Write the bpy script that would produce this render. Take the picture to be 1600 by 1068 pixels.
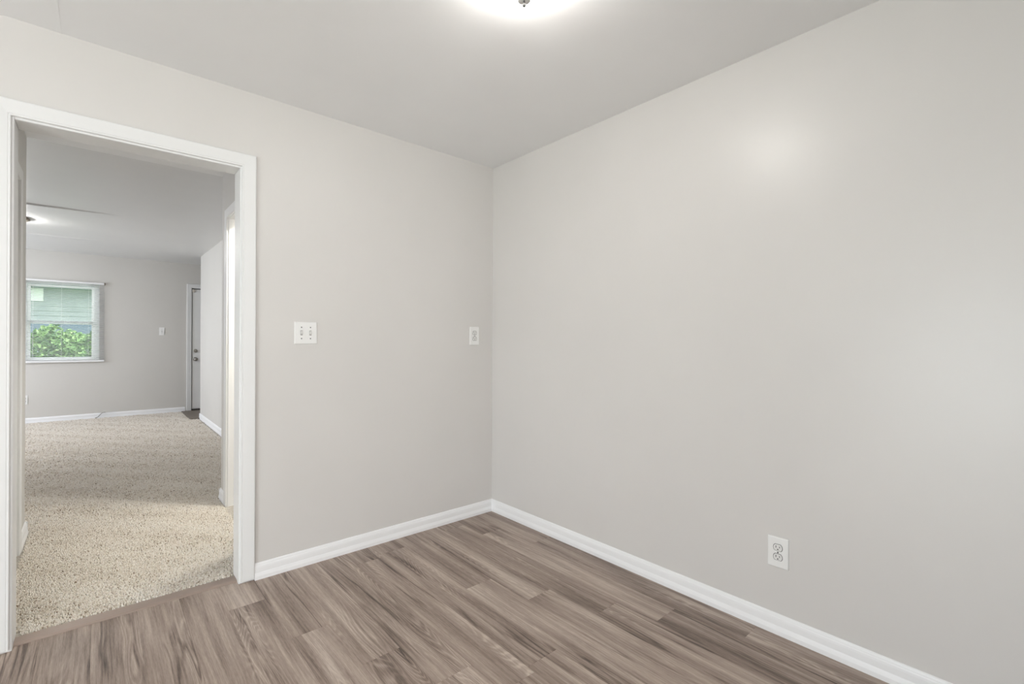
import bpy, bmesh, math, random
import numpy as np
from mathutils import Vector, Matrix

for o in list(bpy.data.objects):
    bpy.data.objects.remove(o, do_unlink=True)
SC = bpy.context.scene
COL = SC.collection
random.seed(7)
RNG = np.random.default_rng(11)

# ------------------------------------------------------------------ key sizes (metres)
H = 2.44                    # ceiling height
D = 2.647                   # face of the wall with the doorway
RX = 2.124                  # face of the long plain wall
LX, BY = -2.9, -2.2         # the two walls of the open kitchen behind the camera
NX, NY = 0.35, -0.33        # the nook with the lamp ends here
DB = 2.767                  # hall side of the doorway wall
HL, HR = -0.335, 0.703      # hall walls
HE = 4.14                   # where the hall opens into the living room
PX = 1.160                  # living room partition face
PE = 8.47                   # far end of that partition
FY = 9.42                   # far (window) wall face
VX = -3.3                   # living room outer wall
ZC = lambda y: 0.012 + 0.0042 * (max(y, 2.74) - 2.74)    # carpet surface, rising slightly

# ------------------------------------------------------------------ camera
cam = bpy.data.cameras.new('camera')
cam.sensor_fit = 'HORIZONTAL'
cam.sensor_width = 36.0
cam.lens = 740.74 / 1600 * 36.0
cam.clip_start = 0.02
cam_ob = bpy.data.objects.new('camera', cam)
COL.objects.link(cam_ob)
yaw, pitch, roll = 0.853262, 0.00066, 0.0041076
F = Vector((math.cos(yaw) * math.cos(pitch), math.sin(yaw) * math.cos(pitch), math.sin(pitch)))
R0 = Vector((math.sin(yaw), -math.cos(yaw), 0)); U0 = R0.cross(F)
RR = R0 * math.cos(roll) + U0 * math.sin(roll)
UU = -R0 * math.sin(roll) + U0 * math.cos(roll)
cam_ob.matrix_world = Matrix(((RR.x, UU.x, -F.x, 0), (RR.y, UU.y, -F.y, 0), (RR.z, UU.z, -F.z, 1.199), (0, 0, 0, 1)))
SC.camera = cam_ob

# ------------------------------------------------------------------ light and exposure
SC.view_settings.view_transform = 'Standard'
SC.view_settings.look = 'None'
SC.view_settings.gamma = 1.0
SC.view_settings.use_curve_mapping = False
SC.view_settings.exposure = 0.0

# light of every source as an RGB amount
L_WORLD = (3.04, 3.16, 3.36)
L_SUN = (4.57, 4.49, 4.33)
L_REAR = (62, 60.5, 60)          # added fill at an unseen window behind the viewpoint
L_SIDE = (48.33, 50.57, 53.83)       # added fill at an unseen patio door, brightens the lower walls
L_LIVING = (78, 82, 92)        # added fill at an unseen living room side window
L_LAMP = (32, 31, 29.5)          # glass shade of the lamp in this room
L_LAMP_LIVING = (126, 123, 119)
L_LAMP_SIDE = (201.62, 198.43, 183.29)
L_FILL_REAR = (9, 8.5, 7.5)          # added ceiling lamp, unseen, extra light for the room

world = bpy.data.worlds.new('world'); SC.world = world
world.use_nodes = True
bg = world.node_tree.nodes['Background']
bg.inputs[0].default_value = tuple(c / max(max(L_WORLD), 1e-9) for c in L_WORLD) + (1,)
bg.inputs[1].default_value = max(L_WORLD)

def put_light(name, typ, rgb, loc, direction):
    l = bpy.data.lights.new(name, typ); e = max(max(rgb), 1e-9)
    l.energy = e; l.color = [c / e for c in rgb]
    o = bpy.data.objects.new(name, l); COL.objects.link(o)
    o.location = loc; o.rotation_euler = Vector(direction).to_track_quat('-Z', 'Y').to_euler()
    return l
put_light('sun', 'SUN', L_SUN, (0, 0, 8), (-0.42, 0.50, -0.75)).angle = math.radians(3)
def area(name, loc, direction, sx, sy, rgb):
    l = put_light(name, 'AREA', rgb, loc, direction)
    l.shape = 'RECTANGLE'; l.size = sx; l.size_y = sy
# fill lights added at unseen windows, some tilted up to lift the ceiling
area('fill_rear_window', (-1.2, BY + 0.03, 1.55), (0, 1, 0.6), 1.5, 1.0, L_REAR)
area('fill_patio_door', (LX + 0.03, 0.3, 0.85), (1, 0.1, 0.15), 1.9, 1.5, L_SIDE)
area('fill_living_window', (VX + 0.03, 8.0, 1.50), (1, 0, 0.1), 1.9, 1.35, L_LIVING)

# ------------------------------------------------------------------ node helpers
def new_mat(name):
    m = bpy.data.materials.new(name); m.use_nodes = True
    nt = m.node_tree; b = nt.nodes['Principled BSDF']
    return m, nt, b
def nd(nt, typ, **kw):
    n = nt.nodes.new(typ)
    for k, v in kw.items():
        setattr(n, k, v)
    return n
def rgba(c): return (c[0], c[1], c[2], 1.0)
def simple(name, col, rough=0.5, metal=0.0, spec=0.5, bump=None, dist=0.001):
    m, nt, b = new_mat(name)
    b.inputs['Base Color'].default_value = rgba(col)
    b.inputs['Roughness'].default_value = rough
    b.inputs['Metallic'].default_value = metal
    b.inputs['Specular IOR Level'].default_value = spec
    if bump:
        g = nd(nt, 'ShaderNodeNewGeometry')
        n = nd(nt, 'ShaderNodeTexNoise'); n.inputs['Scale'].default_value = bump[0]; n.inputs['Detail'].default_value = 3
        nt.links.new(g.outputs['Position'], n.inputs['Vector'])
        bm_ = nd(nt, 'ShaderNodeBump'); bm_.inputs['Strength'].default_value = bump[1]; bm_.inputs['Distance'].default_value = dist
        nt.links.new(n.outputs['Fac'], bm_.inputs['Height'])
        nt.links.new(bm_.outputs['Normal'], b.inputs['Normal'])
    return m
def ramp(nt, stops):
    r = nd(nt, 'ShaderNodeValToRGB')
    e = r.color_ramp.elements
    e[0].position, e[0].color = stops[0][0], rgba(stops[0][1])
    e[1].position, e[1].color = stops[-1][0], rgba(stops[-1][1])
    for p, c in stops[1:-1]:
        x = e.new(p); x.color = rgba(c)
    return r

def paint(name, col, rough, peel=260.0, strength=0.12, wav=0.0):
    """rolled wall paint: fine orange peel and a faint mottling"""
    m, nt, b = new_mat(name)
    g = nd(nt, 'ShaderNodeNewGeometry')
    n = nd(nt, 'ShaderNodeTexNoise'); n.inputs['Scale'].default_value = peel; n.inputs['Detail'].default_value = 3
    n2 = nd(nt, 'ShaderNodeTexNoise'); n2.inputs['Scale'].default_value = 2.2; n2.inputs['Detail'].default_value = 4
    nt.links.new(g.outputs['Position'], n.inputs['Vector']); nt.links.new(g.outputs['Position'], n2.inputs['Vector'])
    r = ramp(nt, [(0.3, [c * 0.985 for c in col]), (0.7, [min(1, c * 1.015) for c in col])])
    nt.links.new(n2.outputs['Fac'], r.inputs['Fac']); nt.links.new(r.outputs['Color'], b.inputs['Base Color'])
    b.inputs['Roughness'].default_value = rough
    b.inputs['Specular IOR Level'].default_value = 0.5
    bp = nd(nt, 'ShaderNodeBump'); bp.inputs['Strength'].default_value = strength; bp.inputs['Distance'].default_value = 0.001
    nt.links.new(n.outputs['Fac'], bp.inputs['Height'])
    if wav:
        n3 = nd(nt, 'ShaderNodeTexNoise'); n3.inputs['Scale'].default_value = 1.7; n3.inputs['Detail'].default_value = 2
        nt.links.new(g.outputs['Position'], n3.inputs['Vector'])
        b2 = nd(nt, 'ShaderNodeBump'); b2.inputs['Strength'].default_value = 1.0; b2.inputs['Distance'].default_value = wav
        nt.links.new(n3.outputs['Fac'], b2.inputs['Height'])
        nt.links.new(b2.outputs['Normal'], bp.inputs['Normal'])
    nt.links.new(bp.outputs['Normal'], b.inputs['Normal'])
    return m

WALL = (0.700, 0.679, 0.656)
M_wall = paint('wall_paint_greige', WALL, 0.34, 300, 0.10)
M_wall_door = paint('wall_paint_greige_rolled', WALL, 0.42, 200, 0.16)
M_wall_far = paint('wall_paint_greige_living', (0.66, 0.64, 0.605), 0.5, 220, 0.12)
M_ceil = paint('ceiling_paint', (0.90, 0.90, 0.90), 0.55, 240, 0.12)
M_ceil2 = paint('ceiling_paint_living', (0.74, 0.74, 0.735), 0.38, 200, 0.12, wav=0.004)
M_trim = simple('white_trim_paint', (0.81, 0.81, 0.805), 0.42)  # trim paint toned down to offset the strong light on the casings
M_base = simple('white_trim_paint_lifted', (0.91, 0.91, 0.915), 0.36)  # same trim paint, lightened to make up for weak light near the floor
M_rail = simple('blind_rail_enamel', (0.86, 0.86, 0.86), 0.4)
M_plastic = simple('white_plate_plastic', (0.86, 0.855, 0.84), 0.3)
M_plastic2 = simple('white_device_plastic', (0.80, 0.79, 0.77), 0.35)
M_dark = simple('dark_slot', (0.03, 0.03, 0.03), 0.6)
M_slot = simple('grey_switch_slot', (0.28, 0.27, 0.26), 0.5)
M_screw = simple('screw_metal', (0.06, 0.06, 0.06), 0.5)
M_nickel = simple('brushed_nickel', (0.33, 0.31, 0.28), 0.28, 1.0)
M_pan = simple('lamp_pan_enamel', (0.80, 0.79, 0.77), 0.35)
M_finial = simple('lamp_finial_enamel', (0.78, 0.77, 0.75), 0.4)
M_tip = simple('lamp_tip_metal', (0.12, 0.118, 0.115), 0.5, spec=0.3)
M_bronze = simple('lamp_rim_metal', (0.30, 0.25, 0.20), 0.35, 0.9)
def translucent(name, col, share):
    m = simple(name, col, 0.4); nt = m.node_tree
    b = nt.nodes['Principled BSDF']; out = nt.nodes['Material Output']
    t = nd(nt, 'ShaderNodeBsdfTranslucent'); t.inputs['Color'].default_value = rgba(col)
    mx = nd(nt, 'ShaderNodeMixShader'); mx.inputs[0].default_value = share
    nt.links.new(b.outputs[0], mx.inputs[1]); nt.links.new(t.outputs[0], mx.inputs[2]); nt.links.new(mx.outputs[0], out.inputs[0])
    return m
M_vinyl = translucent('white_vinyl', (0.95, 0.95, 0.95), 0.75)
M_slat = translucent('blind_slat_vinyl', (0.88, 0.88, 0.88), 0.45)
M_cable = simple('coax_cable_sheath', (0.16, 0.145, 0.13), 0.5)
M_door = simple('white_door_paint', (0.86, 0.86, 0.85), 0.38)

def emit_mat(name, rgb):
    m, nt, b = new_mat(name)
    e = max(max(rgb), 1e-9)
    b.inputs['Base Color'].default_value = (0.9, 0.9, 0.88, 1); b.inputs['Roughness'].default_value = 0.25
    b.inputs['Emission Color'].default_value = rgba([c / e for c in rgb]); b.inputs['Emission Strength'].default_value = e
    return m
M_glow = emit_mat('lit_frosted_glass', L_LAMP)
M_glow2 = emit_mat('lit_frosted_glass_living', L_LAMP_LIVING)
M_glow3 = emit_mat('lit_frosted_glass_side', L_LAMP_SIDE)
M_glow4 = emit_mat('fill_glass_rear', L_FILL_REAR)

# clear window glass: mostly transparent with a fresnel reflection
M_glass = bpy.data.materials.new('window_glass'); M_glass.use_nodes = True
nt = M_glass.node_tree; nt.nodes.clear()
o_ = nd(nt, 'ShaderNodeOutputMaterial'); tr = nd(nt, 'ShaderNodeBsdfTransparent'); gl = nd(nt, 'ShaderNodeBsdfGlossy'); mx = nd(nt, 'ShaderNodeMixShader')
fr = nd(nt, 'ShaderNodeFresnel'); fr.inputs['IOR'].default_value = 1.35
tr.inputs[0].default_value = (0.93, 0.97, 0.96, 1); gl.inputs['Roughness'].default_value = 0.02
nt.links.new(fr.outputs[0], mx.inputs[0]); nt.links.new(tr.outputs[0], mx.inputs[1]); nt.links.new(gl.outputs[0], mx.inputs[2]); nt.links.new(mx.outputs[0], o_.inputs[0])

# vinyl plank floor
def floor_material():
    m, nt, b = new_mat('taupe_vinyl_planks')
    L = nt.links.new
    uv = nd(nt, 'ShaderNodeUVMap'); uv.uv_map = 'grain'
    at = nd(nt, 'ShaderNodeAttribute'); at.attribute_name = 'plank'
    sep = nd(nt, 'ShaderNodeSeparateColor'); L(at.outputs['Color'], sep.inputs['Color'])
    su = nd(nt, 'ShaderNodeSeparateXYZ'); L(uv.outputs['UV'], su.inputs[0])
    def math_(op, a, b_=None, clamp=False):
        n = nd(nt, 'ShaderNodeMath', operation=op); n.use_clamp = clamp
        for i, v in enumerate((a, b_)):
            if v is None: continue
            if isinstance(v, (int, float)): n.inputs[i].default_value = v
            else: L(v, n.inputs[i])
        return n.outputs[0]
    zoff = math_('MULTIPLY', sep.outputs['Green'], 37.0)
    def tex(su_, sv_, detail, rough=0.55, zadd=0.0, dist=0.0, warp=None):
        c = nd(nt, 'ShaderNodeCombineXYZ')
        u = su.outputs[0] if warp is None else math_('ADD', su.outputs[0], warp)
        L(math_('MULTIPLY', u, su_), c.inputs[0]); L(math_('MULTIPLY', su.outputs[1], sv_), c.inputs[1])
        L(math_('ADD', zoff, zadd), c.inputs[2])
        n = nd(nt, 'ShaderNodeTexNoise'); n.inputs['Scale'].default_value = 1.0; n.inputs['Detail'].default_value = detail
        n.inputs['Roughness'].default_value = rough; n.inputs['Distortion'].default_value = dist
        L(c.outputs[0], n.inputs['Vector'])
        return n.outputs['Fac']
    # a slow wander so that the streaks are not dead straight
    wander = math_('MULTIPLY', math_('SUBTRACT', tex(2.0, 1.3, 1, zadd=5.0), 0.5), 0.030)
    smoke = tex(15, 1.15, 2.5, 0.5, 1.0, warp=wander)
    band = tex(60, 1.2, 3, 0.62, 2.0, warp=wander)
    fine = tex(150, 3.6, 3, 0.6, 7.0, warp=wander)
    fibre = tex(420, 26, 3, 0.7, 3.0, warp=wander)
    field = tex(12, 1.2, 1.2, 0.4, 4.0, 0.25)
    patch = tex(9, 0.8, 1, 0.4, 6.0)
    veinf = tex(24, 1.1, 2, 0.5, 8.0, warp=wander)
    veinm = tex(10, 1.6, 1, 0.5, 9.0)
    rings = math_('SINE', math_('MULTIPLY', field, 170.0))
    rings = math_('POWER', math_('ADD', math_('MULTIPLY', rings, 0.5), 0.5), 2.2)
    def rng(src, a, b_):
        n = nd(nt, 'ShaderNodeMapRange'); n.inputs[1].default_value = a; n.inputs[2].default_value = b_; L(src, n.inputs[0]); return n.outputs[0]
    ringv = math_('MULTIPLY', rings, rng(patch, 0.54, 0.66))
    vein = math_('MULTIPLY', rng(math_('ABSOLUTE', math_('SUBTRACT', veinf, 0.5)), 0.055, 0.0), rng(veinm, 0.50, 0.62))
    v = math_('MULTIPLY', math_('SUBTRACT', smoke, 0.5), 0.85)
    v = math_('ADD', v, math_('MULTIPLY', math_('SUBTRACT', band, 0.5), 0.50))
    v = math_('ADD', v, math_('MULTIPLY', math_('SUBTRACT', fine, 0.5), 0.45))
    v = math_('ADD', v, math_('MULTIPLY', math_('SUBTRACT', fibre, 0.5), 0.42))
    v = math_('ADD', v, math_('MULTIPLY', ringv, 0.17))
    v = math_('SUBTRACT', v, math_('MULTIPLY', vein, 0.30))
    v = math_('ADD', v, math_('MULTIPLY', math_('SUBTRACT', sep.outputs['Red'], 0.5), 0.42))
    v = math_('ADD', math_('MULTIPLY', v, 1.22), 0.55)
    r = ramp(nt, [(0.08, (0.082, 0.057, 0.046)), (0.30, (0.195, 0.145, 0.118)), (0.50, (0.318, 0.245, 0.203)), (0.70, (0.430, 0.345, 0.290)), (0.95, (0.60, 0.51, 0.44))])
    L(v, r.inputs['Fac'])
    L(r.outputs['Color'], b.inputs['Base Color'])
    b.inputs['Roughness'].default_value = 0.42
    b.inputs['Specular IOR Level'].default_value = 0.42
    bp = nd(nt, 'ShaderNodeBump'); bp.inputs['Strength'].default_value = 0.16; bp.inputs['Distance'].default_value = 0.001
    L(math_('ADD', fibre, math_('MULTIPLY', ringv, 0.4)), bp.inputs['Height']); L(bp.outputs['Normal'], b.inputs['Normal'])
    return m
M_floor = floor_material()
M_strip = simple('tan_transition_vinyl', (0.34, 0.265, 0.225), 0.45, bump=(120, 0.1))

def carpet_material(name, use_attr):
    m, nt, b = new_mat(name)
    L = nt.links.new
    b.inputs['Roughness'].default_value = 0.95; b.inputs['Specular IOR Level'].default_value = 0.15
    if use_attr:
        at = nd(nt, 'ShaderNodeAttribute'); at.attribute_name = 'yarn'
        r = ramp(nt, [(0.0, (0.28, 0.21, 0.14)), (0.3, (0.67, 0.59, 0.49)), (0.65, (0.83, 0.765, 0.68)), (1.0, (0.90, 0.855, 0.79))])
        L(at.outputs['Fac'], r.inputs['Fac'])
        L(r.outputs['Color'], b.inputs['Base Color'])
    else:
        g = nd(nt, 'ShaderNodeNewGeometry')
        n = nd(nt, 'ShaderNodeTexNoise'); n.inputs['Scale'].default_value = 95; n.inputs['Detail'].default_value = 4; n.inputs['Roughness'].default_value = 0.7
        n2 = nd(nt, 'ShaderNodeTexNoise'); n2.inputs['Scale'].default_value = 3.0; n2.inputs['Detail'].default_value = 3
        L(g.outputs['Position'], n.inputs['Vector']); L(g.outputs['Position'], n2.inputs['Vector'])
        r = ramp(nt, [(0.30, (0.28, 0.245, 0.205)), (0.46, (0.50, 0.455, 0.40)), (0.62, (0.62, 0.58, 0.52))])
        L(n.outputs['Fac'], r.inputs['Fac'])
        r2 = ramp(nt, [(0.35, (0.90, 0.90, 0.90)), (0.65, (1.0, 1.0, 1.0))]); L(n2.outputs['Fac'], r2.inputs['Fac'])
        mm = nd(nt, 'ShaderNodeMixRGB', blend_type='MULTIPLY'); mm.inputs[0].default_value = 1.0
        L(r.outputs['Color'], mm.inputs[1]); L(r2.outputs['Color'], mm.inputs[2])
        L(mm.outputs[0], b.inputs['Base Color'])
        bp = nd(nt, 'ShaderNodeBump'); bp.inputs['Strength'].default_value = 0.9; bp.inputs['Distance'].default_value = 0.008
        L(n.outputs['Fac'], bp.inputs['Height']); L(bp.outputs['Normal'], b.inputs['Normal'])
    return m
M_carpet = carpet_material('beige_carpet', False)
M_pile = carpet_material('beige_carpet_yarn', True)
M_tile = simple('brown_entry_vinyl', (0.17, 0.135, 0.105), 0.4, bump=(30, 0.1))

# ------------------------------------------------------------------ mesh helpers
def link(name, bm, mat, parent=None, smooth=False, mats=None):
    me = bpy.data.meshes.new(name)
    bmesh.ops.recalc_face_normals(bm, faces=bm.faces)
    bm.to_mesh(me); bm.free()
    for mt in (mats or [mat]): me.materials.append(mt)
    if smooth:
        for p in me.polygons: p.use_smooth = True
    o = bpy.data.objects.new(name, me); COL.objects.link(o)
    if parent is not None: o.parent = parent
    return o
def box(bm, x0, x1, y0, y1, z0, z1, bev=0.0, seg=2):
    if x0 > x1: x0, x1 = x1, x0
    if y0 > y1: y0, y1 = y1, y0
    vs = [bm.verts.new((x, y, z)) for x in (x0, x1) for y in (y0, y1) for z in (z0, z1)]
    fs = [(0, 1, 3, 2), (4, 6, 7, 5), (0, 4, 5, 1), (2, 3, 7, 6), (0, 2, 6, 4), (1, 5, 7, 3)]
    faces = [bm.faces.new([vs[i] for i in f]) for f in fs]
    if bev:
        es = list({e for f in faces for e in f.edges})
        bmesh.ops.bevel(bm, geom=es, offset=bev, segments=seg, affect='EDGES', profile=0.6)
def boxes(name, lst, mat, parent=None, bev=0.0):
    bm = bmesh.new()
    for b_ in lst: box(bm, *b_, bev=bev)
    return link(name, bm, mat, parent)
def loft(bm, rings, close=True, caps=True):
    """rings: lists of 3D points with equal length"""
    vr = [[bm.verts.new(p) for p in r] for r in rings]
    n = len(vr[0])
    for a, b_ in zip(vr, vr[1:]):
        for i in range(n if close else n - 1):
            j = (i + 1) % n
            bm.faces.new((a[i], a[j], b_[j], b_[i]))
    if caps and close:
        bm.faces.new(vr[0]); bm.faces.new(list(reversed(vr[-1])))
def lathe(bm, prof, centre, axis='z', seg=48):
    """prof: (radius, height) pairs turned about an axis through centre"""
    cx, cy, cz = centre
    rings = []
    for r, h in prof:
        ring = []
        for i in range(seg):
            a = 2 * math.pi * i / seg
            c, s = max(r, 1e-4) * math.cos(a), max(r, 1e-4) * math.sin(a)
            ring.append({'z': (cx + c, cy + s, cz + h), 'y': (cx + c, cy + h, cz + s), 'x': (cx + h, cy + c, cz + s)}[axis])
        rings.append(ring)
    loft(bm, rings)
def tube(bm, pts, r, seg=8):
    rings = []
    pts = [Vector(p) for p in pts]
    for i, p in enumerate(pts):
        t = (pts[min(i + 1, len(pts) - 1)] - pts[max(i - 1, 0)]).normalized()
        up = Vector((0, 0, 1)) if abs(t.z) < 0.9 else Vector((1, 0, 0))
        a = t.cross(up).normalized(); b_ = t.cross(a)
        rings.append([p + a * r * math.cos(2 * math.pi * k / seg) + b_ * r * math.sin(2 * math.pi * k / seg) for k in range(seg)])
    loft(bm, rings)
def tag(o, label=None, cat=None, group=None, kind=None):
    if label: o['label'] = label
    if cat: o['category'] = cat
    if group: o['group'] = group
    if kind: o['kind'] = kind
    return o
def struct(o, label, cat): return tag(o, label, cat, None, 'structure')
def empty(name, loc=(0, 0, 0), rz=0.0):
    o = bpy.data.objects.new(name, None); COL.objects.link(o)
    o.location = loc; o.rotation_euler = (0, 0, rz); o.empty_display_size = 0.05
    return o
def copy_tree(o, parent=None):
    c = o.copy(); COL.objects.link(c)
    if parent is not None: c.parent = parent
    for ch in [x for x in list(SC.objects) if x.parent == o]:
        copy_tree(ch, c)
    return c

# ------------------------------------------------------------------ floors
def plank_floor():
    W, LEN, g = 0.1525, 1.22, 0.0006
    known = {0: 2.415 - 0, 1: 2.025, 2: 1.69, 3: 1.425, 4: 2.464, 6: 1.880, 7: 1.613, 8: 1.33, 9: 1.127, 10: 0.83}
    tone = {(0, 0): .76, (0, -1): .42, (1, -1): .66, (1, 0): .42, (2, 0): .56, (2, -1): .16, (3, 0): .60, (3, -1): .68, (4, -1): .56, (4, 0): .45,
            (6, -1): .60, (6, 0): .45, (7, -1): .64, (7, 0): .47, (8, 0): .46, (8, -1): .50, (9, 0): .66, (9, 1): .42, (9, -1): .32, (10, 0): .42, (10, 1): .46, (-1, 0): .64, (-2, 0): .56, (-3, 0): .42, (-4, 0): .36, (5, 0): .52, (5, 1): .46}
    bm = bmesh.new()
    uvl = bm.loops.layers.uv.new('grain')
    cl = bm.loops.layers.float_color.new('plank')
    x0c = 0.439
    kmin = math.floor((LX - 0.1 - x0c) / W); kmax = math.ceil((RX + 0.02 - x0c) / W)
    rnd = random.Random(21)
    for k in range(kmin, kmax + 1):
        xa, xb = x0c + k * W, x0c + (k + 1) * W
        xa, xb = max(xa, LX - 0.05), min(xb, RX + 0.01)
        if xb - xa < 0.005: continue
        j0 = known.get(k, {-1: 1.58, -2: 1.50, -3: 1.62, -4: 1.55, -5: 1.7, 5: 1.28}.get(k, 2.2 - (k * 0.43) % 1.22))
        for q in range(-5, 3):
            ya, yb = j0 + q * LEN, j0 + (q + 1) * LEN
            ya, yb = max(ya, BY - 0.05), min(yb, 2.69)
            if yb - ya < 0.01: continue
            t = tone.get((k, q), 0.34 + 0.30 * rnd.random())
            idr, idb = rnd.random(), rnd.random()
            e = 0.0009
            za, zb = -0.012, 0.0
            out = [(xa, ya), (xb, ya), (xb, yb), (xa, yb)]
            inn = [(xa + e, ya + e), (xb - e, ya + e), (xb - e, yb - e), (xa + e, yb - e)]
            vo = [bm.verts.new((x, y, zb - e)) for x, y in out]
            vi = [bm.verts.new((x, y, zb)) for x, y in inn]
            vb = [bm.verts.new((x, y, za)) for x, y in out]
            fs = [bm.faces.new(vi)]
            for i in range(4):
                j = (i + 1) % 4
                fs.append(bm.faces.new((vo[i], vo[j], vi[j], vi[i])))
                fs.append(bm.faces.new((vb[i], vb[j], vo[j], vo[i])))
            fs.append(bm.faces.new(list(reversed(vb))))
            for f in fs:
                for l in f.loops:
                    l[uvl].uv = (l.vert.co.x - xa + idr * 3.0, l.vert.co.y + idb * 5.0)
                    l[cl] = (t, idr, idb, 1.0)
    return struct(link('floor', bm, M_floor), 'taupe grey wood look vinyl plank floor of the empty room', 'floor')
plank_floor()

def carpet_backing():
    bm = bmesh.new()
    xs = [VX, HL - 0.0, 0.0, HR, PX, 2.5]
    # hall strip and living room, slightly rising
    def quad(x0, x1, y0, y1, n):
        for i in range(n):
            a, b_ = y0 + (y1 - y0) * i / n, y0 + (y1 - y0) * (i + 1) / n
            for up, dz in ((True, -0.004), (False, -0.06)):
                vs = [bm.verts.new((x, y, ZC(y) + dz)) for x, y in ((x0, a), (x1, a), (x1, b_), (x0, b_))]
                bm.faces.new(vs)
    quad(-1.6, 2.3, 2.735, HE + 0.05, 2)
    quad(VX, 2.3, HE + 0.05, FY + 0.05, 4)
    return struct(link('floor_carpet', bm, M_carpet), 'beige carpet running through the hall into the living room', 'carpet')
carpet_backing()

def carpet_pile(bands, name):
    Xs, Ys, Ss = [], [], []
    for y0, y1, s in bands:
        gx, gy = np.meshgrid(np.arange(-1.1, 1.18, s), np.arange(y0, y1, s))
        Xs.append(gx.ravel() + RNG.normal(0, s * 0.33, gx.size)); Ys.append(gy.ravel() + RNG.normal(0, s * 0.33, gy.size)); Ss.append(np.full(gx.size, s))
    X, Y, s = np.concatenate(Xs), np.concatenate(Ys), np.concatenate(Ss)
    # what the doorway can show, with a margin for a step to the side
    hall = Y < HE + 0.02
    lim_r = np.where(hall, HR - 0.022, 1.12); lim_l = np.where(hall, HL + 0.022, -1.05)
    lim_r = np.where(Y > 8.41, 1.02, lim_r)
    near = Y < DB + 0.012
    lim_l = np.where(near, -0.236, lim_l); lim_r = np.where(near, 0.516, lim_r)
    keep = (X < lim_r) & (X > lim_l) & (Y > 2.742) & (Y < FY - 0.022)
    X, Y, s = X[keep], Y[keep], s[keep]; n = X.size
    # clumped lean of the yarn
    def lump(x, y, f, ph):
        return np.sin(x * f + ph) * np.cos(y * f * 0.83 + ph * 1.7) + np.sin((x + y) * f * 0.61 + ph * 2.3)
    h = (0.0085 + 0.0025 * RNG.random(n) + 0.0012 * lump(X, Y, 47, 1.0)) * (s / 0.0065) ** 0.4
    ang = RNG.random(n) * 6.283 + lump(X, Y, 31, 0.4); lean = (0.35 + 0.75 * RNG.random(n)) * s * 0.9
    dx, dy = np.cos(ang) * lean, np.sin(ang) * lean
    rad = s * (0.40 + 0.16 * RNG.random(n))
    zb = 0.012 + 0.0042 * (np.maximum(Y, 2.74) - 2.74) - 0.006
    K = 5
    tw = RNG.random(n) * 6.283
    levels = [(0.0, 0.9, 0.0), (0.55, 1.0, 0.45), (0.88, 0.72, 0.85)]
    V = np.zeros((n, 3 * K + 1, 3), np.float32)
    for li, (hf, rf, lf) in enumerate(levels):
        for k in range(K):
            a = tw + 2 * math.pi * k / K + li * 0.5
            V[:, li * K + k, 0] = X + dx * lf + rad * rf * np.cos(a)
            V[:, li * K + k, 1] = Y + dy * lf + rad * rf * np.sin(a)
            V[:, li * K + k, 2] = zb + h * hf
    V[:, 3 * K] = np.stack([X + dx, Y + dy, zb + h], 1)
    tri = []
    for li in range(2):
        for k in range(K):
            j = (k + 1) % K
            tri += [(li * K + k, li * K + j, (li + 1) * K + j), (li * K + k, (li + 1) * K + j, (li + 1) * K + k)]
    for k in range(K):
        tri.append((2 * K + k, 2 * K + (k + 1) % K, 3 * K))
    T = (np.array(tri, np.int32)[None] + (np.arange(n, dtype=np.int32) * (3 * K + 1))[:, None, None]).reshape(-1)
    me = bpy.data.meshes.new(name)
    me.vertices.add(n * (3 * K + 1)); me.vertices.foreach_set('co', V.reshape(-1))
    nf = T.size // 3
    me.loops.add(T.size); me.loops.foreach_set('vertex_index', T)
    me.polygons.add(nf); me.polygons.foreach_set('loop_start', np.arange(0, T.size, 3, dtype=np.int32))
    me.polygons.foreach_set('use_smooth', np.ones(nf, bool))
    me.update(calc_edges=True)
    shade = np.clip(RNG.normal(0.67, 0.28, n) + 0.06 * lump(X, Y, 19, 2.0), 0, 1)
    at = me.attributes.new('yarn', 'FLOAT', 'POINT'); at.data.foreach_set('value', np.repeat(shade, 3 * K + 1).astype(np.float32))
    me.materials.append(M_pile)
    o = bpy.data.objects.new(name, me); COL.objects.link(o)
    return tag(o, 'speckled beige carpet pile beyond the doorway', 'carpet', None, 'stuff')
carpet_pile([(2.742, 4.3, 0.0064), (4.3, 5.6, 0.0082), (5.6, FY, 0.0108)], 'carpet_pile')

boxes('floor_entry', [(1.03, 2.3, 8.42, FY + 0.02, 0.0, ZC(8.9) + 0.012)], M_tile)
struct(bpy.data.objects['floor_entry'], 'dark brown entry floor patch in front of the far white door', 'floor')

# threshold strip between plank floor and carpet
bm = bmesh.new()
prof = [(2.676, 0.0), (2.677, 0.005), (2.684, 0.0085), (2.700, 0.0095), (2.722, 0.0095), (2.740, 0.0085), (2.746, 0.004), (2.746, 0.0)]
loft(bm, [[(x, y, z) for y, z in prof] for x in (-0.247, 0.525)])
st = link('transition_strip', bm, M_strip)
tag(st, 'tan floor transition strip between the planks and the hall carpet', 'threshold')

# ------------------------------------------------------------------ ceilings
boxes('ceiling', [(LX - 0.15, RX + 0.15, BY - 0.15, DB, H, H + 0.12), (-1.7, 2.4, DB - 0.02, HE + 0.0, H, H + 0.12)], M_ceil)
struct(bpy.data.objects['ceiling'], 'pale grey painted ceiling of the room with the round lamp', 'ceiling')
# thin taped seams in the room ceiling
boxes('trim_9', [(-0.121, -0.116, BY, D, H - 0.0012, H + 0.001)], M_ceil)
struct(bpy.data.objects['trim_9'], 'faint raised tape seam on the room ceiling', 'ceiling seam')

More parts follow.
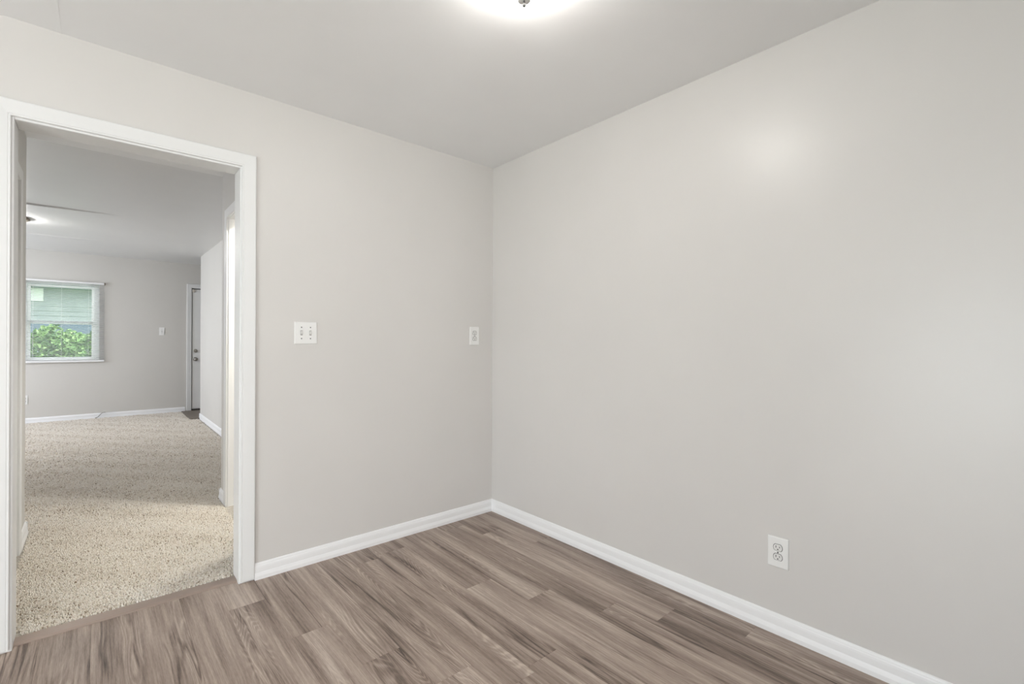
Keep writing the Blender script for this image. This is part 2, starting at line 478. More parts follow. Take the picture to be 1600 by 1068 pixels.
def living_ceiling():
    bm = bmesh.new()
    nx, ny = 110, 150
    x0, x1, y0, y1 = VX - 0.1, 2.4, HE, FY + 0.15
    def z(x, y):
        t = 2.44 + 0.0065 * (y - HE)
        fade = min(1, max(0, (0.15 - x) / 0.5))
        if 6.17 < y < 6.9: t -= 0.012 * fade * ((6.9 - y) / 0.73) ** 2
        fade2 = min(1, max(0, (0.05 - x) / 0.4))
        if 7.95 < y < 8.7: t -= 0.009 * fade2 * ((8.7 - y) / 0.75) ** 2
        return t
    ys = sorted(set([y0 + (y1 - y0) * j / ny for j in range(ny + 1)] + [6.169, 6.171, 7.949, 7.951]))
    vs = [[bm.verts.new((x0 + (x1 - x0) * i / nx, y, z(x0 + (x1 - x0) * i / nx, y))) for i in range(nx + 1)] for y in ys]
    for a, b_ in zip(vs, vs[1:]):
        for i in range(nx):
            f = bm.faces.new((a[i], b_[i], b_[i + 1], a[i + 1])); f.smooth = True
    box(bm, x0, x1, y0, y1, 2.50, 2.60)
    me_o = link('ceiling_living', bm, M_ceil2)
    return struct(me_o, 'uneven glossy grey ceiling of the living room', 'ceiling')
living_ceiling()

# ------------------------------------------------------------------ walls
ZT = H + 0.05
JL, JR, JT = -0.247, 0.525, 2.053      # doorway jamb faces and head
WL, WR, WT = JL - 0.02, JR + 0.02, JT + 0.02
struct(boxes('wall_back', [(LX - 0.12, WL, D, DB, 0, ZT), (WR, RX + 0.12, D, DB, 0, ZT), (WL, WR, D, DB, WT, ZT)], M_wall_door),
       'greige wall with the white framed doorway', 'wall')
struct(boxes('wall_right', [(RX, RX + 0.12, NY - 0.12, D, 0, ZT)], M_wall), 'long plain greige wall with a low outlet and lamp reflection', 'wall')
struct(boxes('wall_front', [(NX, RX + 0.12, NY - 0.12, NY, 0, ZT), (NX, NX + 0.12, BY - 0.12, NY - 0.12, 0, ZT), (LX - 0.12, -2.0, BY - 0.12, BY, 0, ZT), (-0.4, NX, BY - 0.12, BY, 0, ZT),
                            (-2.0, -0.4, BY - 0.12, BY, 0, 1.0), (-2.0, -0.4, BY - 0.12, BY, 2.1, ZT)], M_wall), 'greige wall behind the viewpoint with an added window', 'wall')
struct(boxes('wall_left', [(LX - 0.12, LX, BY, -0.7, 0, ZT), (LX - 0.12, LX, 1.3, D, 0, ZT),
                           (LX - 0.12, LX, -0.7, 1.3, 0, 0.04), (LX - 0.12, LX, -0.7, 1.3, 2.08, ZT)], M_wall), 'greige side wall with an added glass patio door', 'wall')
# hall walls (each with an opening)
RO0, RO1, OT = 3.08, 3.90, 2.075       # opening to the side room (jamb faces)
LO0, LO1 = 2.93, 3.745                 # opening on the other side of the hall
T = 0.115
struct(boxes('wall_hall_right', [(HR, HR + T, DB, RO0 - 0.02, 0, ZT), (HR, HR + T, RO1 + 0.02, HE, 0, ZT), (HR, HR + T, RO0 - 0.02, RO1 + 0.02, OT + 0.02, ZT),
                                 (HR + T, PX + 0.12, HE - T, HE, 0, ZT)], M_wall_far), 'short greige hall wall with a bright side opening', 'wall')
struct(boxes('wall_hall_left', [(HL - T, HL, DB, LO0 - 0.02, 0, ZT), (HL - T, HL, LO1 + 0.02, HE, 0, ZT), (HL - T, HL, LO0 - 0.02, LO1 + 0.02, OT + 0.02, ZT),
                                (VX - 0.1, HL - T, HE - T, HE, 0, ZT)], M_wall_far), 'short greige hall wall with a white cased door', 'wall')
# side room beyond the hall opening
struct(boxes('wall_side_room', [(2.30, 2.40, DB, HE, 0, ZT), (HR + T, 2.40, HE - T, HE - 0.005, 0, ZT)], M_wall_far), 'greige wall of the lit side room', 'wall')
# living room
struct(boxes('wall_partition', [(PX, PX + 0.12, HE, PE, 0, ZT + 0.05), (PX + 0.02, 2.40, PE - 0.12, PE - 0.005, 0, ZT + 0.05)], M_wall_far), 'pale grey living room wall ending beside the entry door', 'wall')
WX0, WX1, WZ0, WZ1 = -0.807, 0.012, 0.905, 2.045
DX0, DX1, DZT = 1.150, 2.085, 2.095
struct(boxes('wall_far', [(VX - 0.12, WX0, FY, FY + 0.14, 0, ZT + 0.05), (WX1, DX0, FY, FY + 0.14, 0, ZT + 0.05), (DX1, 2.5, FY, FY + 0.14, 0, ZT + 0.05),
                          (WX0, WX1, FY, FY + 0.14, 0, WZ0), (WX0, WX1, FY, FY + 0.14, WZ1, ZT + 0.05), (DX0, DX1, FY, FY + 0.14, DZT, ZT + 0.05)], M_wall_far),
       'greige far wall with the blind covered window', 'wall')
struct(boxes('wall_living_left', [(VX - 0.12, VX, HE - T, 7.0, 0, ZT + 0.05), (VX - 0.12, VX, 9.0, FY, 0, ZT + 0.05), (VX - 0.12, VX, 7.0, 9.0, 0, 0.8), (VX - 0.12, VX, 7.0, 9.0, 2.2, ZT + 0.05)], M_wall_far),
       'greige living room side wall with an added wide window', 'wall')
struct(boxes('wall_entry', [(2.30, 2.42, PE - 0.12, FY, 0, ZT + 0.05)], M_wall_far), 'greige wall closing the entry nook', 'wall')

# ------------------------------------------------------------------ trims
CAS = [(0.0, 0.0), (0.0, 0.0105), (0.0018, 0.0125), (0.0060, 0.0125), (0.0078, 0.0112), (0.0095, 0.0125), (0.0585, 0.0150), (0.0625, 0.0130), (0.0625, 0.0)]
def casing(bm, a0, a1, zt, to3d, zb=0.011, prof=CAS):
    """mitred casing round an opening a0..a1 high zt; to3d(a, z, t)"""
    paths = [(-1, 0, zb), (-1, 1, zt), (1, 1, zt), (1, 0, zb)]
    rings = []
    for sx, sz, z in paths:
        rings.append([to3d((a0 if sx < 0 else a1) + sx * d, z + sz * d, t) for d, t in prof])
    loft(bm, rings)
def jamb(bm, a0, a1, zt, to3d, depth, th=0.02, zb=0.0):
    """lining of an opening: to3d(a, z, into wall)"""
    for (p, q, z0, z1) in ((a0 - th, a0, zb, zt + th), (a1, a1 + th, zb, zt + th), (a0, a1, zt, zt + th)):
        c = [to3d(a, z, d) for a in (p, q) for z in (z0, z1) for d in depth]
        xs, ys, zs = zip(*c)
        box(bm, min(xs), max(xs), min(ys), max(ys), min(zs), max(zs), bev=0.0015, seg=1)
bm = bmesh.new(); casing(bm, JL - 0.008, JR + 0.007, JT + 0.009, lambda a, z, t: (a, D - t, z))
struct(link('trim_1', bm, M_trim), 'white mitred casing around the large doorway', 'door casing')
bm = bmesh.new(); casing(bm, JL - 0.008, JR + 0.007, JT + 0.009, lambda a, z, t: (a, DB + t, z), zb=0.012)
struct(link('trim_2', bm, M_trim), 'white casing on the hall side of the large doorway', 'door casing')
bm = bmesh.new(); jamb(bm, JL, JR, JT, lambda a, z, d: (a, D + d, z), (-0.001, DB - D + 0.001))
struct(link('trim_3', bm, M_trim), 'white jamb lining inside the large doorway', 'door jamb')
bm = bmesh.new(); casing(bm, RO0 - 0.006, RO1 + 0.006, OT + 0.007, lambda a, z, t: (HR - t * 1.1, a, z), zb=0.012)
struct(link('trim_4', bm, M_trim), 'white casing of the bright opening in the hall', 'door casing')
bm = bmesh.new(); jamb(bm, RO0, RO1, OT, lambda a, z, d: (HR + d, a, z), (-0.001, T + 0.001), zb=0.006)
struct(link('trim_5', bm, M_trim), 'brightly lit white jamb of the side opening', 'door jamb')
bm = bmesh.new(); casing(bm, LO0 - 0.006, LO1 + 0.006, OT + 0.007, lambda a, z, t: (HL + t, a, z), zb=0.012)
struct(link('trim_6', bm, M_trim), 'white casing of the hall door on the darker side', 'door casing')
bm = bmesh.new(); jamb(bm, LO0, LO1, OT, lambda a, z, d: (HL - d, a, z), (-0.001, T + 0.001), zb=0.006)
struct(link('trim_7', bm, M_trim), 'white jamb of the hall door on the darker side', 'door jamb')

BAS = [(0.0, 0.0), (0.0155, 0.0), (0.0155, 0.018), (0.0125, 0.030), (0.0105, 0.036), (0.0105, 0.058), (0.0095, 0.066), (0.0075, 0.070), (0.0070, 0.074), (0.0045, 0.080), (0.0, 0.082)]
def base_run(bm, p, q, nrm, z=0.0, z2=None, prof=BAS, h=1.0):
    z2 = z if z2 is None else z2
    loft(bm, [[(P[0] + nrm[0] * t, P[1] + nrm[1] * t, zz + hh * h) for t, hh in prof] for P, zz in ((p, z), (q, z2))])
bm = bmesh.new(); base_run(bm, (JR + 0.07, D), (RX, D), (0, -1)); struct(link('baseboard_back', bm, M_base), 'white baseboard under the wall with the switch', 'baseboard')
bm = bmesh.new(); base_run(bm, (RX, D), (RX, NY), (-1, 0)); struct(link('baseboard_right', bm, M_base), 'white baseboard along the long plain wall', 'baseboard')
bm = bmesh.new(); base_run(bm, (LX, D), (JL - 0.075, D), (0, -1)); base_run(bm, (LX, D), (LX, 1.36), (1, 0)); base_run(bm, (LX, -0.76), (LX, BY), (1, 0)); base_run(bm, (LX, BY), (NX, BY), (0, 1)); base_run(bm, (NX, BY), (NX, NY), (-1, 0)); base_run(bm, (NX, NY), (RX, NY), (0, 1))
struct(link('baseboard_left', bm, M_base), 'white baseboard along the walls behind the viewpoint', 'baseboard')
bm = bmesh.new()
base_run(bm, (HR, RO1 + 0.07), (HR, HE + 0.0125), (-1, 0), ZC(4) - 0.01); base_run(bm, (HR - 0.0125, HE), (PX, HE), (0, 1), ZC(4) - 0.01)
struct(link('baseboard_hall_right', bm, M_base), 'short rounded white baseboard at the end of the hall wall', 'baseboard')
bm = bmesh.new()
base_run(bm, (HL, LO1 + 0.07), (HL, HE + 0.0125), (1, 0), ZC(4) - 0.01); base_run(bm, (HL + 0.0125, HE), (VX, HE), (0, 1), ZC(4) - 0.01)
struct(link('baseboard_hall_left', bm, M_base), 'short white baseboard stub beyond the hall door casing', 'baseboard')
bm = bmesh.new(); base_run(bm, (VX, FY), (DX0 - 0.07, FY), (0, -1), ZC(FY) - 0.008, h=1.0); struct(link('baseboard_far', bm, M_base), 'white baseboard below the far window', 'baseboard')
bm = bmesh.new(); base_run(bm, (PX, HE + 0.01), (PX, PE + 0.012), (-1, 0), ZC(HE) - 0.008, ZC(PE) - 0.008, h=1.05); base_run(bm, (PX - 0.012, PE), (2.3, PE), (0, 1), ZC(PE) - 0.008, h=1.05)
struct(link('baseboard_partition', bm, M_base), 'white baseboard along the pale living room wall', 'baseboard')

# ------------------------------------------------------------------ doors
def lever_knob(parent, x, y, z, r=0.027, deadbolt=False):
    bm = bmesh.new()
    if deadbolt:
        lathe(bm, [(0.0, 0), (r, 0), (r, -0.008), (r * 0.9, -0.014), (r * 0.55, -0.017), (r * 0.5, -0.017)], (x, y, z), 'y', 28)
        box(bm, x - 0.005, x + 0.005, y - 0.034, y - 0.015, z - 0.014, z + 0.014, bev=0.002)
        return tag(link('deadbolt', bm, M_nickel, parent, True), 'dark nickel deadbolt above the knob')
    lathe(bm, [(0.0, 0), (0.032, 0), (0.032, -0.006), (0.018, -0.012), (0.012, -0.02), (0.012, -0.035), (0.022, -0.042), (0.029, -0.055), (0.026, -0.068), (0.012, -0.074), (0.0, -0.075)], (x, y, z), 'y', 28)
    return tag(link('knob', bm, M_nickel, parent, True), 'dark nickel door knob')
d1 = empty('door_1', ((DX0 + DX1) / 2, FY, ZC(FY)))
def child(o, p):
    o.parent = p; o.matrix_parent_inverse = Matrix.Translation(-Vector(p.location)); return o
bm = bmesh.new(); box(bm, DX0 + 0.026, DX1 - 0.026, FY + 0.002, FY + 0.045, 0.075, DZT - 0.036, bev=0.002); box(bm, DX0 + 0.019, DX1 - 0.019, FY + 0.0455, FY + 0.09, 0.03, DZT - 0.023); child(link('panel', bm, M_door), d1)
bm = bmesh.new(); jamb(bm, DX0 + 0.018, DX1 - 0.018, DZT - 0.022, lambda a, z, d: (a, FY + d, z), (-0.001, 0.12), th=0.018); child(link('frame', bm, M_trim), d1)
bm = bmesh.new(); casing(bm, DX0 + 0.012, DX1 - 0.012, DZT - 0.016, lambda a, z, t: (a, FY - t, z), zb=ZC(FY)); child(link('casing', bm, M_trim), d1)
bm = bmesh.new()
box(bm, DX0 + 0.019, DX0 + 0.0245, FY + 0.010, FY + 0.0445, 0.88, DZT - 0.024); box(bm, DX0 + 0.019, DX1 - 0.02, FY + 0.010, FY + 0.0445, DZT - 0.034, DZT - 0.023)
tag(child(link('weatherstrip', bm, M_dark), d1), 'dark gap strip along the edge and top of the far door')
bm = bmesh.new(); box(bm, DX0 + 0.018, DX1 - 0.018, FY - 0.012, FY + 0.0445, 0.02, 0.066, bev=0.004); tag(child(link('sill', bm, M_dark), d1), 'dark threshold under the far door')
bm = bmesh.new(); box(bm, DX0 + 0.031, DX0 + 0.066, FY - 0.012, FY + 0.003, DZT - 0.085, DZT - 0.038, bev=0.003); tag(child(link('bracket', bm, simple('beige_bracket', (0.55, 0.50, 0.44), 0.45)), d1), 'small beige bracket at the top corner of the door')
child(lever_knob(None, 1.222, FY + 0.002, 0.897), d1); child(lever_knob(None, 1.222, FY + 0.002, 1.035, 0.029, True), d1)
struct(d1, 'white entry door with dark knob and deadbolt beyond the living room', 'door')
for c_ in d1.children: c_['kind'] = 'structure'

d2 = empty('door_2', (HL, (LO0 + LO1) / 2, 0.02))
bm = bmesh.new(); box(bm, HL - 0.075, HL - 0.040, LO0 + 0.003, LO1 - 0.003, 0.025, OT - 0.004, bev=0.002)
for z0, z1 in ((0.25, 0.95), (1.10, 1.92)):
    box(bm, HL - 0.041, HL - 0.036, LO0 + 0.12, LO1 - 0.12, z0, z1, bev=0.002)
child(link('panel', bm, M_door), d2)
bm = bmesh.new(); lathe(bm, [(0, 0), (0.03, 0), (0.03, 0.006), (0.012, 0.012), (0.012, 0.03), (0.026, 0.042), (0.022, 0.06), (0.0, 0.064)], (HL - 0.040, LO0 + 0.07, 0.95), 'x', 24)
child(link('knob', bm, M_nickel, None, True), d2)
struct(d2, 'white closed door in the darker hall wall', 'door')
for c_ in d2.children: c_['kind'] = 'structure'

# ------------------------------------------------------------------ windows
def window(name, loc, label, axis, a0, a1, z0, z1, to3d):
    """double hung: frame, two sashes, panes; to3d(a, z, depth) depth>0 goes outward"""
    w = empty(name, loc)
    def bx(bm, p, q, za, zb, d0, d1, bev=0.003):
        c = [to3d(a, z, d) for a in (p, q) for z in (za, zb) for d in (d0, d1)]
        xs, ys, zs = zip(*c); box(bm, min(xs), max(xs), min(ys), max(ys), min(zs), max(zs), bev=bev)
    bm = bmesh.new(); f = 0.058
    bx(bm, a0, a0 + f, z0, z1, 0.02, 0.05); bx(bm, a1 - f, a1, z0, z1, 0.02, 0.05); bx(bm, a0 + f, a1 - f, z1 - f * 0.8, z1, 0.02, 0.05); bx(bm, a0 + f, a1 - f, z0, z0 + f * 0.3, 0.02, 0.05)
    fr_ = child(link('frame', bm, M_vinyl), w)
    zm = z0 + (z1 - z0) * 0.485
    s = 0.030
    for nm, za, zb, d in (('sash', zm - 0.025, z1 - f * 0.8, 0.070), ('sash', z0 + f * 0.3, zm + 0.025, 0.045)):
        bm = bmesh.new(); p, q = a0 + f, a1 - f
        bx(bm, p, p + s, za, zb, d, d + 0.03); bx(bm, q - s, q, za, zb, d, d + 0.03); bx(bm, p + s, q - s, zb - s * 1.15, zb, d, d + 0.03); bx(bm, p + s, q - s, za, za + s * 1.1, d, d + 0.03)
        so = child(link(nm, bm, M_vinyl), w)
        bm = bmesh.new(); bx(bm, p + s - 0.004, q - s + 0.004, za + s - 0.004, zb - s + 0.004, d + 0.012, d + 0.016, bev=0)
        po = link('pane', bm, M_glass, so)
        po['kind'] = 'structure'
    bm = bmesh.new(); bx(bm, a0 - 0.03, a1 + 0.03, z0 - 0.022, z0, -0.035, 0.05)
    child(link('sill', bm, M_trim), w)
    for c_ in w.children: c_['kind'] = 'structure'
    return struct(w, label, 'window')
window('window_1', ((WX0 + WX1) / 2, FY, WZ0), 'white double hung window behind the mini blind', 'y', WX0, WX1, WZ0, WZ1, lambda a, z, d: (a, FY + d, z))
window('window_2', (-1.2, BY, 1.0), 'unseen white window added behind the viewpoint for fill light', 'y', -2.0, -0.4, 1.0, 2.1, lambda a, z, d: (a, BY - d, z))
window('window_3', (LX, 0.3, 0.04), 'unseen tall glass patio door added in the side wall for fill light', 'x', -0.7, 1.3, 0.04, 2.08, lambda a, z, d: (LX - d, a, z))
window('window_4', (VX, 8.0, 0.8), 'unseen wide white window added in the living room side wall for fill light', 'x', 7.0, 9.0, 0.8, 2.2, lambda a, z, d: (VX - d, a, z))

# mini blind hung outside the window recess
BX0, BX1, BZ0, BZ1 = -0.865, 0.070, 0.885, 2.060
bl = empty('window_blind', ((BX0 + BX1) / 2, FY, BZ1))
bm = bmesh.new(); box(bm, BX0, BX1, FY - 0.036, FY - 0.008, BZ1 - 0.027, BZ1, bev=0.002)
child(link('headrail', bm, M_rail), bl)
bm = bmesh.new(); box(bm, BX0 - 0.003, BX0 + 0.028, FY - 0.040, FY + 0.0, BZ1 - 0.031, BZ1 + 0.003, bev=0.002); child(link('bracket', bm, M_bronze), bl)
bm = bmesh.new(); box(bm, BX1 - 0.006, BX1 + 0.008, FY - 0.040, FY + 0.0, BZ1 - 0.031, BZ1 + 0.003, bev=0.002); child(link('bracket', bm, M_bronze), bl)
bm = bmesh.new()
n_sl = 52; pitch_ = (BZ1 - 0.035 - (BZ0 + 0.032)) / n_sl
for i in range(n_sl):
    zc = BZ0 + 0.036 + pitch_ * i; pts = []
    for k in range(6):
        u = -0.5 + k / 5
        pts.append((u * 0.025, 0.0018 * (1 - 4 * u * u) + u * 0.006))
    ring = [(yy, zz) for yy, zz in pts] + [(yy, zz - 0.0005) for yy, zz in reversed(pts)]
    loft(bm, [[(x, FY - 0.023 + yy, zc + zz) for yy, zz in ring] for x in (BX0 + 0.004, BX1 - 0.004)])
child(link('slat_stack', bm, M_slat), bl)
bm = bmesh.new(); box(bm, BX0 + 0.002, BX1 - 0.002, FY - 0.036, FY - 0.008, BZ0, BZ0 + 0.026, bev=0.003); child(link('bottom_rail', bm, M_rail), bl)
for x in (-0.690, -0.400, -0.110):
    bm = bmesh.new()
    for yy in (FY - 0.0365, FY - 0.0095): tube(bm, [(x, yy, BZ1 - 0.02), (x, yy, BZ0 + 0.02)], 0.0011, 6)
    child(link('ladder_cord', bm, M_slat), bl)
bm = bmesh.new(); tube(bm, [(-0.79, FY - 0.046, BZ1 - 0.02), (-0.79, FY - 0.048, 1.25)], 0.004, 8); child(link('tilt_wand', bm, M_slat), bl)
tag(bl, 'white mini blind with open slats hanging over the far window', 'blind')

# ------------------------------------------------------------------ ceiling lamps
def lamp(loc, name, glow, pan_mat, label, rad=0.120, dep=0.100, pr=None):
    pr = pr or rad * 0.84
    e = empty(name, loc)
    bm = bmesh.new(); lathe(bm, [(0, 0), (pr * 0.95, 0), (pr, -0.008), (pr, -0.018), (pr * 0.85, -0.024), (0, -0.024)], (0, 0, 0)); link('pan', bm, pan_mat, e, True)
    prof = [(rad * 0.62, -0.010), (rad * 0.97, -0.010)]
    for i in range(15):
        a = i / 14 * math.pi / 2
        prof.append((rad * math.cos(a), -0.013 - dep * math.sin(a)))
    bm = bmesh.new(); lathe(bm, prof, (0, 0, 0), seg=64); link('glass_shade', bm, glow, e, True)
    b0 = -0.013 - dep
    fp = [(0, 0.006), (0.020, 0.004), (0.022, 0.001), (0.0215, -0.001), (0, -0.002)]
    bm = bmesh.new(); lathe(bm, [(r_, b0 + h_) for r_, h_ in fp], (0, 0, 0), seg=28)
    fi = link('finial', bm, M_finial, e, True)
    tp = [(0, 0.0), (0.0035, -0.001), (0.0035, -0.010), (0.0060, -0.0135), (0.0065, -0.017), (0.0050, -0.021), (0, -0.023)]
    bm = bmesh.new(); lathe(bm, [(r_, b0 + h_) for r_, h_ in tp], (0, 0, 0), seg=20)
    link('tip', bm, M_tip, fi, True)
    return tag(e, label, 'ceiling lamp')
lamp((1.055, 1.155, H), 'ceiling_lamp', M_glow, M_pan, 'lit white glass dome lamp on the ceiling of the empty room')
lamp((-0.69, 7.00, H + 0.018), 'ceiling_lamp', M_glow2, M_bronze, 'lit dome lamp on the living room ceiling, half hidden by the hall wall', 0.112, 0.07, 0.155)
lamp((1.25, 3.35, H), 'ceiling_lamp', M_glow3, M_pan, 'lit dome lamp in the side room off the hall')
lamp((-1.4, 0.1, H), 'ceiling_lamp', M_glow4, M_pan, 'unseen dome lamp added on the ceiling behind the viewpoint for fill light')

# ------------------------------------------------------------------ switch and outlet plates
# built facing -Y at the origin, then turned to their wall
def plate_mesh(w, h, t=0.006):
    bm = bmesh.new(); box(bm, -w / 2, w / 2, -t, 0, -h / 2, h / 2)
    es = [e for e in bm.edges if all(abs(v.co.y + t) < 1e-6 for v in e.verts)]
    bmesh.ops.bevel(bm, geom=es, offset=0.0042, segments=3, affect='EDGES', profile=0.6)
    return bm
def screw(parent, x, z, y=-0.006, mat=None):
    bm = bmesh.new(); lathe(bm, [(0, 0.001), (0.0030, 0.001), (0.0030, -0.0008), (0.0020, -0.0014), (0, -0.0015)], (x, y, z), 'y', 14)
    return link('screw', bm, mat or M_screw, parent, True)
def switch(name, loc, rz, gangs, label, group, w, h, cat='light switch'):
    e = empty(name, loc, rz)
    link('plate', plate_mesh(w, h), M_plastic, e)
    for i in range(gangs):
        x = (i - (gangs - 1) / 2) * 0.046
        bm = bmesh.new(); box(bm, x - 0.0055, x + 0.0055, -0.0064, -0.004, -0.0125, 0.0125); sl = link('toggle_slot', bm, M_slot, e)
        bm = bmesh.new()
        loft(bm, [[(x + sx * 0.0042, yy, zz) for sx, zz in ((-1, z0), (1, z0), (1, z1), (-1, z1))] for yy, z0, z1 in ((-0.004, -0.0105, 0.0075), (-0.008, -0.0065, 0.0085), (-0.0155, 0.002, 0.0095))])
        link('toggle', bm, M_plastic2, e)
        screw(e, x, 0.030); screw(e, x, -0.030)
    return tag(e, label, cat, group)
def outlet(name, loc, rz, label, group, w=0.076, h=0.122):
    e = empty(name, loc, rz)
    link('plate', plate_mesh(w, h), M_plastic, e)
    for s in (-1, 1):
        zc = s * 0.0195
        def face(rx, rz_, y0, y1):
            bm = bmesh.new(); ring = []
            for k in range(36):
                a = 2 * math.pi * k / 36
                px, pz = rx * math.cos(a), rz_ * math.sin(a)
                pz = max(-0.0120 * rz_ / 0.0165, min(0.0135 * rz_ / 0.0165, pz))
                ring.append((px, pz))
            loft(bm, [[(x, y, zc + z) for x, z in ring] for y in (y0, y1)])
            return bm
        rim = link('receptacle_gap', face(0.0185, 0.0184, -0.0062, -0.004), M_dark, e)
        rc = link('receptacle', face(0.0166, 0.0164, -0.0072, -0.004), M_plastic2, e)
        bm = bmesh.new()
        box(bm, -0.0080, -0.0056, -0.0076, -0.006, zc - 0.0010, zc + 0.0078); link('slot', bm, M_dark, rc)
        bm = bmesh.new()
        box(bm, 0.0056, 0.0080, -0.0076, -0.006, zc - 0.0000, zc + 0.0070); link('slot', bm, M_dark, rc)
        bm = bmesh.new(); lathe(bm, [(0, 0.0015), (0.0026, 0.0015), (0.0026, 0), (0, 0)], (0, -0.0076, zc - 0.0068), 'y', 14); link('ground_hole', bm, M_dark, rc)
    screw(e, 0, 0.0)
    return tag(e, label, 'outlet', group)
GP = 'white cover plates on the walls'
switch('light_switch', (0.839, D, 1.2445), 0, 2, 'double toggle light switch with white plate beside the doorway', GP, 0.116, 0.117)
outlet('wall_outlet', (1.962, D, 1.242), 0, 'white wall outlet at switch height near the room corner', GP, 0.078, 0.126)
outlet('wall_outlet', (RX, 0.7515, 0.336), math.radians(-90), 'white duplex outlet low on the long plain wall', GP, 0.079, 0.124)
switch('light_switch', (0.768, FY, 1.352), 0, 1, 'small white light switch on the far living room wall', GP, 0.070, 0.125)
outlet('wall_outlet', (-0.773, FY, 0.368), 0, 'white outlet below the far window, half hidden by the hall wall', GP, 0.072, 0.128)

# coax cable at the far baseboard
bm = bmesh.new()
zf = ZC(FY)
pts = [(0.085, FY + 0.005, zf + 0.078), (0.070, FY - 0.016, zf + 0.080), (0.045, FY - 0.030, zf + 0.075), (0.026, FY - 0.040, zf + 0.055), (0.010, FY - 0.055, zf + 0.034), (-0.004, FY - 0.07, zf + 0.022), (-0.014, FY - 0.085, zf + 0.019)]
tube(bm, pts, 0.0038, 8)
cb = link('coax_cable', bm, M_cable, None, True)
bm = bmesh.new(); tube(bm, [(-0.014, FY - 0.085, zf + 0.019), (-0.028, FY - 0.10, zf + 0.017)], 0.0065, 8); link('connector', bm, M_nickel, cb, True)
tag(cb, 'dark cable end poking out above the far baseboard', 'cable')
# loose thread of carpet near the partition
bm = bmesh.new(); zt_ = ZC(7.95) + 0.004
tube(bm, [(1.06, 7.90, zt_), (1.085, 7.915, zt_ + 0.006), (1.115, 7.935, zt_ + 0.004), (1.140, 7.95, zt_)], 0.004, 6)
tag(link('carpet_thread', bm, simple('tan_thread', (0.38, 0.31, 0.23), 0.9), None, True), 'loose tan carpet thread lying beside the pale living room wall', 'thread')

# ------------------------------------------------------------------ outside the far window
M_leaf = bpy.data.materials.new('leaf_green'); M_leaf.use_nodes = True
nt = M_leaf.node_tree; b = nt.nodes['Principled BSDF']
at = nd(nt, 'ShaderNodeAttribute'); at.attribute_name = 'leaf'
r = ramp(nt, [(0.0, (0.05, 0.14, 0.03)), (0.5, (0.15, 0.31, 0.07)), (1.0, (0.38, 0.54, 0.22))])
nt.links.new(at.outputs['Fac'], r.inputs['Fac']); nt.links.new(r.outputs['Color'], b.inputs['Base Color'])
b.inputs['Roughness'].default_value = 0.5
b.inputs['Subsurface Weight'].default_value = 0.0
M_bark = simple('shrub_bark', (0.16, 0.11, 0.07), 0.8)
M_soil = simple('lawn_ground', (0.16, 0.24, 0.09), 0.9, bump=(20, 0.5), dist=0.02)
struct(boxes('ground', [(-14, 10, FY + 0.14, 32, -0.30, -0.18), (-14, LX - 0.13, -12, FY + 0.14, -0.30, -0.18), (LX - 0.13, 10, -12, BY - 0.13, -0.30, -0.18)], M_soil), 'green lawn outside the windows', 'ground')
def shrub(loc, rx, ry, rz, n, seed, label):
    e = empty('shrub', loc); rg = np.random.default_rng(seed)
    u = rg.normal(size=(n, 3)); u /= np.linalg.norm(u, axis=1)[:, None]
    rr_ = (0.55 + 0.45 * rg.random(n) ** 0.5)[:, None]
    lob = 1 + 0.16 * np.sin(u[:, 0:1] * 5 + seed) * np.cos(u[:, 2:3] * 6 + 1.3 * seed)
    c = u * rr_ * lob * np.array([rx, ry, rz]) + np.array([0, 0, rz * 0.98])
    c = c[c[:, 2] > 0.05]; n = len(c)
    L_ = 0.030 + 0.028 * rg.random(n); Wd = L_ * (0.42 + 0.2 * rg.random(n))
    d = rg.normal(size=(n, 3)) + np.array([0, -0.3, 0.25]); d /= np.linalg.norm(d, axis=1)[:, None]
    s = np.cross(d, rg.normal(size=(n, 3))); s /= np.linalg.norm(s, axis=1)[:, None]
    nn = np.cross(d, s)
    V = np.zeros((n, 6, 3), np.float32)
    V[:, 0] = c - d * L_[:, None]; V[:, 3] = c + d * L_[:, None] - nn * (L_ * 0.25)[:, None]
    V[:, 1] = c - d * (L_ * .3)[:, None] + s * Wd[:, None] + nn * (Wd * .25)[:, None]; V[:, 5] = c - d * (L_ * .3)[:, None] - s * Wd[:, None] + nn * (Wd * .25)[:, None]
    V[:, 2] = c + d * (L_ * .4)[:, None] + s * (Wd * .8)[:, None] + nn * (Wd * .2)[:, None]; V[:, 4] = c + d * (L_ * .4)[:, None] - s * (Wd * .8)[:, None] + nn * (Wd * .2)[:, None]
    faces = []
    for i in range(n):
        k = i * 6
        faces += [(k, k + 1, k + 2, k + 3), (k, k + 3, k + 4, k + 5)]
    me = bpy.data.meshes.new('foliage'); me.from_pydata(V.reshape(-1, 3).tolist(), [], faces)
    a_ = me.attributes.new('leaf', 'FLOAT', 'POINT'); a_.data.foreach_set('value', np.repeat(rg.random(n), 6).astype(np.float32))
    me.materials.append(M_leaf)
    fo = bpy.data.objects.new('foliage', me); COL.objects.link(fo); fo.parent = e
    bm = bmesh.new()
    for k in range(7):
        a = k * 0.9 + seed; q = 0.55 + 0.25 * rg.random()
        tube(bm, [(0.04 * math.cos(a), 0.04 * math.sin(a), -0.03), (rx * .35 * q * math.cos(a), ry * .35 * q * math.sin(a), rz * .6), (rx * .8 * q * math.cos(a), ry * .8 * q * math.sin(a), rz * 1.35)], 0.012, 6)
    link('stem', bm, M_bark, e)
    return tag(e, label, 'shrub')
shrub((-0.78, 11.4, -0.18), 0.58, 0.46, 0.80, 5200, 3, 'bright green leafy shrub standing closest outside the lower far window pane')
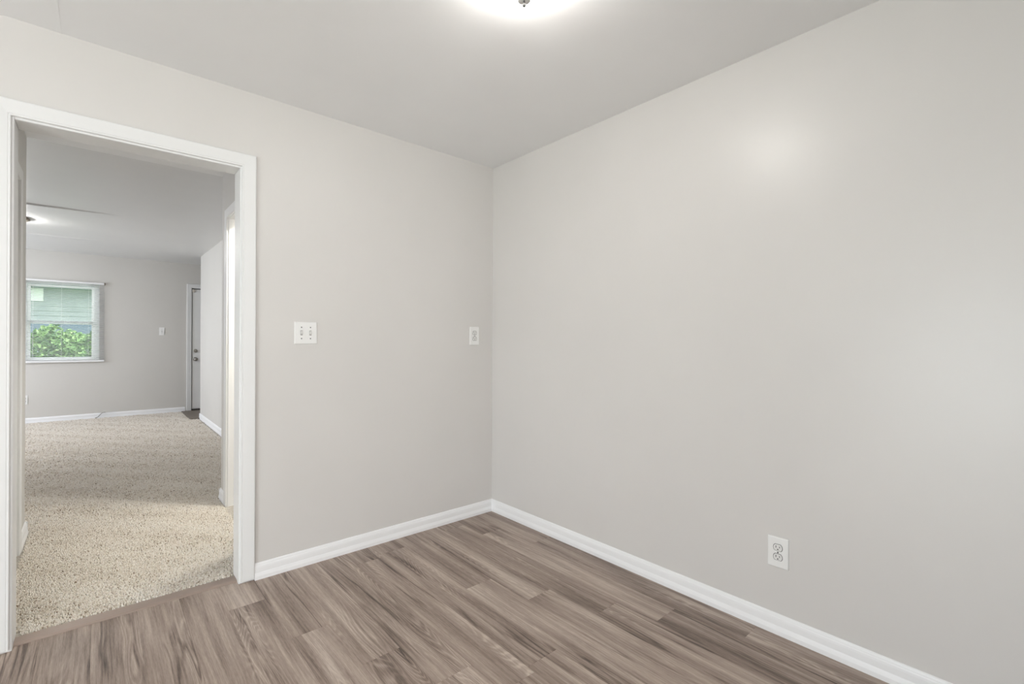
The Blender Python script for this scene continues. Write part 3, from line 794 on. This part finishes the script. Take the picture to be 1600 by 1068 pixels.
shrub((-0.16, 12.6, -0.18), 0.62, 0.46, 0.83, 5600, 5, 'green leafy shrub rising behind the closer one outside the far window')

hs = empty('house', (-1.5, 18.0, -0.18))
M_siding, nt, b = new_mat('pale_siding')
g = nd(nt, 'ShaderNodeNewGeometry'); sp = nd(nt, 'ShaderNodeSeparateXYZ'); nt.links.new(g.outputs['Position'], sp.inputs[0])
w_ = nd(nt, 'ShaderNodeTexNoise'); w_.inputs['Scale'].default_value = 3.0; nt.links.new(g.outputs['Position'], w_.inputs['Vector'])
r = ramp(nt, [(0.3, (0.37, 0.41, 0.405)), (0.7, (0.46, 0.49, 0.475))]); nt.links.new(w_.outputs['Fac'], r.inputs['Fac']); nt.links.new(r.outputs['Color'], b.inputs['Base Color'])
b.inputs['Roughness'].default_value = 0.7
bm = bmesh.new(); box(bm, -7.0, 4.0, 18.0, 24.0, 1.72, 2.62)
for i in range(6):
    loft(bm, [[(x, 18.0 + yy, 1.74 + i * 0.13 + zz) for yy, zz in ((0.0, 0.0), (-0.022, 0.0), (-0.004, 0.128), (0.0, 0.128))] for x in (-7.0, 4.0)])
child(link('wall', bm, M_siding), hs)
bm = bmesh.new(); box(bm, -7.0, 4.0, 17.96, 24.0, -0.18, 1.72); tag(child(link('foundation', bm, simple('slate_blue_paint', (0.12, 0.17, 0.22), 0.6)), hs), 'slate blue lower wall')
bm = bmesh.new(); box(bm, -7.3, 4.3, 17.4, 24.6, 2.62, 2.74); tag(child(link('eave', bm, simple('teal_green_eave', (0.12, 0.26, 0.22), 0.6)), hs), 'green eave')
bm = bmesh.new(); loft(bm, [[(x, 17.3, 2.74), (x, 21.0, 4.3), (x, 24.7, 2.74)] for x in (-7.4, 4.4)]); child(link('roof', bm, simple('grey_shingle', (0.18, 0.18, 0.18), 0.85)), hs)
wf = boxes('window', [(-1.42, -1.12, 17.93, 18.02, 2.26, 2.60)], simple('white_house_trim', (0.9, 0.9, 0.86), 0.5)); child(wf, hs)
tag(hs, 'pale neighbouring house glimpsed through the upper window pane', 'house')
